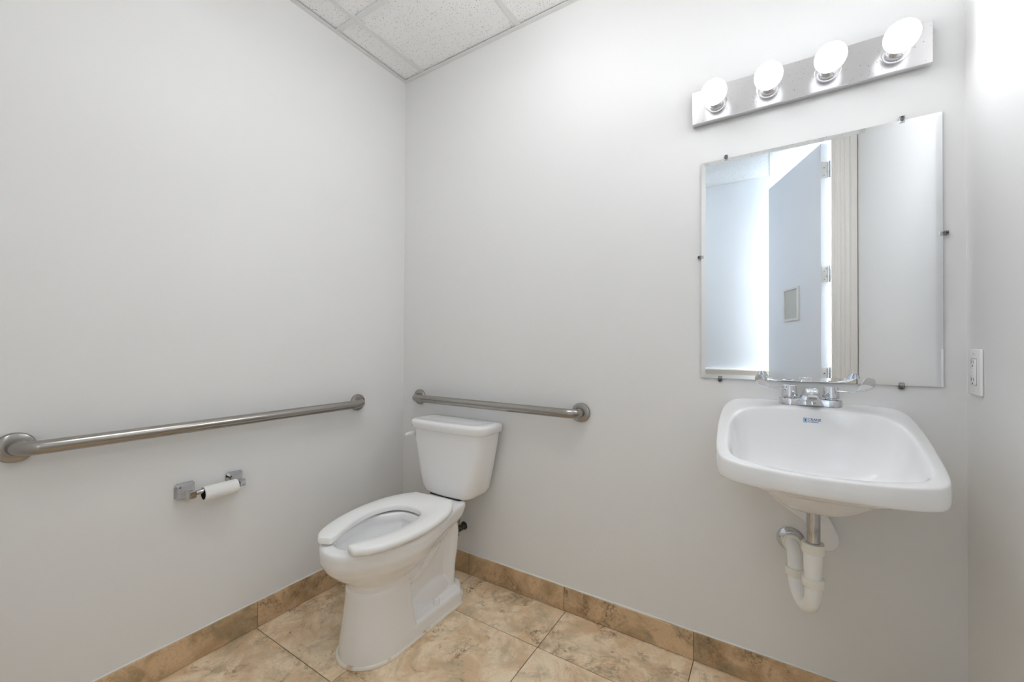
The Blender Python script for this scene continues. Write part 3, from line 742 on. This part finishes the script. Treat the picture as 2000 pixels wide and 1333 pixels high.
for s in (-1, 1):
    hx_ = SX+s*HXo
    hub = obj('handle_hub', lathe((hx_, FY, FZ+0.0165), (0, 0, 1), [(0, 0.0140), (0.004, 0.0140), (0.0045, 0.0200), (0.006, 0.0215), (0.031, 0.0185), (0.036, 0.0172), (0.0375, 0.0140), (0.038, 0.007)], 28), 'chrome', fa, angle=30)
    # blade: flat bar that turns up into a round paddle
    dirv = Vector((s*0.74, -0.673, 0)); perp = Vector((-dirv.y, dirv.x, 0))
    st = [(0.012, 0.0, 0.0050, 0.0024), (0.024, 0.001, 0.0055, 0.0020), (0.048, 0.001, 0.0068, 0.0016), (0.068, 0.002, 0.0100, 0.0014), (0.082, 0.0060, 0.0130, 0.0014), (0.091, 0.0130, 0.0150, 0.0014), (0.097, 0.0220, 0.0165, 0.0014), (0.100, 0.0310, 0.0162, 0.0014), (0.1015, 0.0390, 0.0135, 0.0014), (0.1020, 0.0445, 0.0075, 0.0012)]
    rings = []
    for i, (a, b, wd, th) in enumerate(st):
        a0, b0 = st[max(i-1, 0)][:2]; a1, b1 = st[min(i+1, len(st)-1)][:2]
        tn = Vector((a1-a0, b1-b0)).normalized(); nz = Vector((-tn.y, tn.x))
        c = Vector((hx_, FY, FZ+0.0165+0.026)) + dirv*a + Vector((0, 0, b)); nv = dirv*nz.x + Vector((0, 0, nz.y))
        tw = max(0.0, min(1.0, (i-2)/4)); side = perp.lerp(Vector((1, 0, 0)), tw*tw*(3-2*tw)*0.9).normalized()
        tv = dirv*tn.x + Vector((0, 0, tn.y)); side = (side - tv*side.dot(tv)).normalized() if i < 3 else side
        nv = Vector((0, 0, 1)).lerp(Vector((0, 1, 0)), tw) if i >= 3 else nv
        nv = (nv - side*nv.dot(side)).normalized()
        rings.append([c + side*(wd*math.cos(2*PI*k/16)) + nv*(th*math.sin(2*PI*k/16)) for k in range(16)])
    bm = newbm(); add_loft(bm, rings)
    bl = obj('blade', bm, 'chrome', hub, angle=50)

# ------------------------------------------------------------------ drain trap
pt = thing('drain_trap', 'white plastic drain trap with chrome tailpiece under the sink', 'drain pipe', (SX, 1.43, 0.39))
tx, ty = SX-0.002, 1.388
obj('tailpiece', lathe((tx, ty, 0.560), (0, 0, 1), [(0, 0.0165), (0.1035, 0.0165)], 28), 'chrome_worn', pt)['label'] = 'worn chrome tailpiece'
def nut(c, axis, r, h, name='slip_nut'):
    bm = newbm(); x, y, d = frame(axis); c = Vector(c)
    rings = []
    for hh, k in ((0, 0.94), (0.15, 1.0), (0.85, 1.0), (1.0, 0.94)):
        rings.append([c + d*(h*hh) + (x*math.cos(2*PI*i/48) + y*math.sin(2*PI*i/48))*(r*k*(1.0 + (0.055 if i % 8 < 2 else 0.0))) for i in range(48)])
    add_loft(bm, rings)
    return obj(name, bm, 'pvc2', pt, angle=30)
nut((tx, ty, 0.553), (0, 0, 1), 0.0265, 0.026)
obj('inlet_tube', lathe((tx, ty, 0.478), (0, 0, 1), [(0, 0.0200), (0.018, 0.0200), (0.0185, 0.0212), (0.075, 0.0222), (0.079, 0.0215)], 28), 'pvc', pt)
nut((tx, ty, 0.463), (0, 0, 1), 0.0265, 0.022)
ux, uy = 0.060, 1.498
pts = [(tx, ty, 0.466), (tx, ty, 0.425)]
mid = Vector(((tx+ux)/2, (ty+uy)/2, 0.440)); hv = Vector((ux-tx, uy-ty, 0)); rad = hv.length/2; hv.normalize()
drop = 0.0
pts = [Vector((tx, ty, 0.466)), Vector((tx, ty, 0.440))] + [mid - hv*rad*math.cos(PI*k/16) + Vector((0, 0, -0.000-(rad-drop)*math.sin(PI*k/16))) for k in range(17)] + [Vector((ux, uy, 0.440))]
obj('trap_bend', tube(pts, 0.0198, 28), 'pvc', pt)
nut((ux, uy, 0.432), (0, 0, 1), 0.0265, 0.022)
pts = [Vector((ux, uy, 0.440)), Vector((ux, uy, 0.465))]
for k in range(1, 10):
    a = k/9*PI/2; pts.append(Vector((ux-0.004*k/9, uy+0.032*(1-math.cos(a)), 0.465+0.032*math.sin(a))))
pts.append(Vector((0.055, D-0.004, 0.497)))
obj('trap_arm', tube(pts, 0.0185, 28), 'pvc', pt)
nut((0.0555, D-0.034, 0.497), (0, 1, 0), 0.0265, 0.016, 'wall_nut')
obj('escutcheon', lathe((0.052, D-0.0005, 0.499), (0, -1, 0), [(0, 0.039), (0.003, 0.038), (0.009, 0.030), (0.014, 0.0265), (0.015, 0.022)], 40), 'chrome', pt)['label'] = 'chrome wall escutcheon'

# ------------------------------------------------------------------ mirror
MX0, MX1, MZ0, MZ1 = -0.2105, 0.3995, 1.0045, 1.7665
mi = thing('mirror', 'large frameless rectangular wall mirror above the sink', 'mirror', ((MX0+MX1)/2, D, MZ0))
obj('backing', box((MX0, D-0.0042, MZ0), (MX1, D-0.0005, MZ1)), 'mirroredge', mi, smooth=False)
bv = 0.014
def rect(i, y):
    return [Vector((MX0+i, y, MZ0+i)), Vector((MX1-i, y, MZ0+i)), Vector((MX1-i, y, MZ1-i)), Vector((MX0+i, y, MZ1-i))]
bm = newbm(); add_loft(bm, [rect(0.0003, D-0.0043), rect(0.0003, D-0.0050), rect(bv, D-0.0062)])
obj('glass', bm, 'mirror', mi, smooth=False)
for x, z, dx, dz in ((-0.132, MZ1, 0, 1), (0.317, MZ1, 0, 1), (-0.150, MZ0, 0, -1), (0.314, MZ0, 0, -1), (MX0, 1.432, -1, 0), (MX1, 1.429, 1, 0)):
    t = Vector((dx, 0, dz)); c = Vector((x, D, z))
    bm = newbm()
    hw = 0.0060
    def clipbox(a0, a1, y0, y1):
        s = Vector((abs(dz), 0, abs(dx)))
        p, q = c + t*a0 - s*hw, c + t*a1 + s*hw
        lo = (min(p.x, q.x), D-y1, min(p.z, q.z)); hi = (max(p.x, q.x), D-y0, max(p.z, q.z)); add_box(bm, lo, hi, 0.001, 1)
    clipbox(0.0008, 0.011, 0.0, 0.0085); clipbox(-0.008, 0.0065, 0.0068, 0.0086)
    cl = obj('mirror_clip', bm, 'clip', mi)
    obj('screw', lathe(c + t*0.0078 + Vector((0, -0.0083, 0)), (0, -1, 0), [(0, 0.0026), (0.001, 0.0026), (0.0016, 0.0012)], 14), 'valve', cl)

# ------------------------------------------------------------------ light bar
bx0, bx1, bz0, bz1, bd = -0.238, 0.377, 1.902, 2.019, 0.024
lb = thing('vanity_light', 'chrome vanity light bar with four glowing globe bulbs above the mirror', 'light fixture', ((bx0+bx1)/2, D, bz0))
obj('back_plate', box((bx0, D-bd, bz0), (bx1, D-0.0005, bz1), 0.0022, 2), 'bar', lb, smooth=False)
for k in range(4):
    x = (bx0+bx1)/2 + (k-1.5)*0.1535; z = 1.9605
    sk = obj('socket', lathe((x, D-bd+0.0003, z), (0, -1, 0), [(0, 0.034), (0.0018, 0.0335), (0.003, 0.030), (0.0022, 0.0235), (0.003, 0.0200), (0.026, 0.0192), (0.0265, 0.0160)], 36), 'bar', lb, angle=30)
    yb = D-0.0905
    prof = [(0.0395*(-math.cos(t)), 0.0395*math.sin(t)) for t in [math.radians(36 + (180-36-2)*q/14) for q in range(15)]]
    bulb = obj('bulb', lathe((x, yb, z), (0, -1, 0), prof, 28), 'bulb', sk, angle=0)
    bulb['label'] = 'glowing white globe bulb'
    obj('bulb_collar', lathe((x, D-bd-0.0200, z), (0, -1, 0), [(0, 0.0150), (0.004, 0.0165), (0.0150, 0.0245), (0.0165, 0.0262), (0.0168, 0.0245)], 28), 'plastic', bulb)

# ------------------------------------------------------------------ power outlet
oy0, oy1, oz0, oz1 = 1.481, 1.561, 0.992, 1.110
ol = thing('power_outlet', 'white ground-fault power outlet with cover plate on the right wall', 'power outlet', (XR, (oy0+oy1)/2, oz0))
def xr(d): return XR-d
bm = box((xr(0.0065), oy0, oz0), (xr(0.0), oy1, oz1), 0.0035, 3)
obj('cover_plate', bm, 'plastic', ol, angle=40)
ym = (oy0+oy1)/2; zm = (oz0+oz1)/2
rc = obj('receptacle', box((xr(0.0090), ym-0.0167, zm-0.0335), (xr(0.0055), ym+0.0167, zm+0.0335), 0.001), 'plastic', ol)
obj('gap', box((xr(0.0067), ym-0.0175, zm-0.0343), (xr(0.0060), ym+0.0175, zm+0.0343)), 'dark', ol, smooth=False)
for s in (1, -1):
    for dy in (-0.0062, 0.0062):
        obj('slot', box((xr(0.0093), ym+dy-0.0009, zm+s*0.0225-0.0005), (xr(0.0088), ym+dy+0.0009, zm+s*0.0225+0.008)), 'dark', rc, smooth=False)
    obj('ground_hole', lathe((xr(0.0088), ym, zm+s*0.0225-0.0065), (-1, 0, 0), [(0, 0.0026), (0.0005, 0.0026)], 14), 'dark', rc, smooth=False)
    obj('screw', lathe((xr(0.0063), ym, zm+s*0.0485), (-1, 0, 0), [(0, 0.0035), (0.0009, 0.003)], 16), 'chrome', ol)
for s, m in ((1, 'plastic'), (-1, 'plastic')):
    obj('button', box((xr(0.0102), ym-0.008, zm+s*0.0048-0.0035), (xr(0.0088), ym+0.008, zm+s*0.0048+0.0035), 0.0006), m, rc, smooth=False)
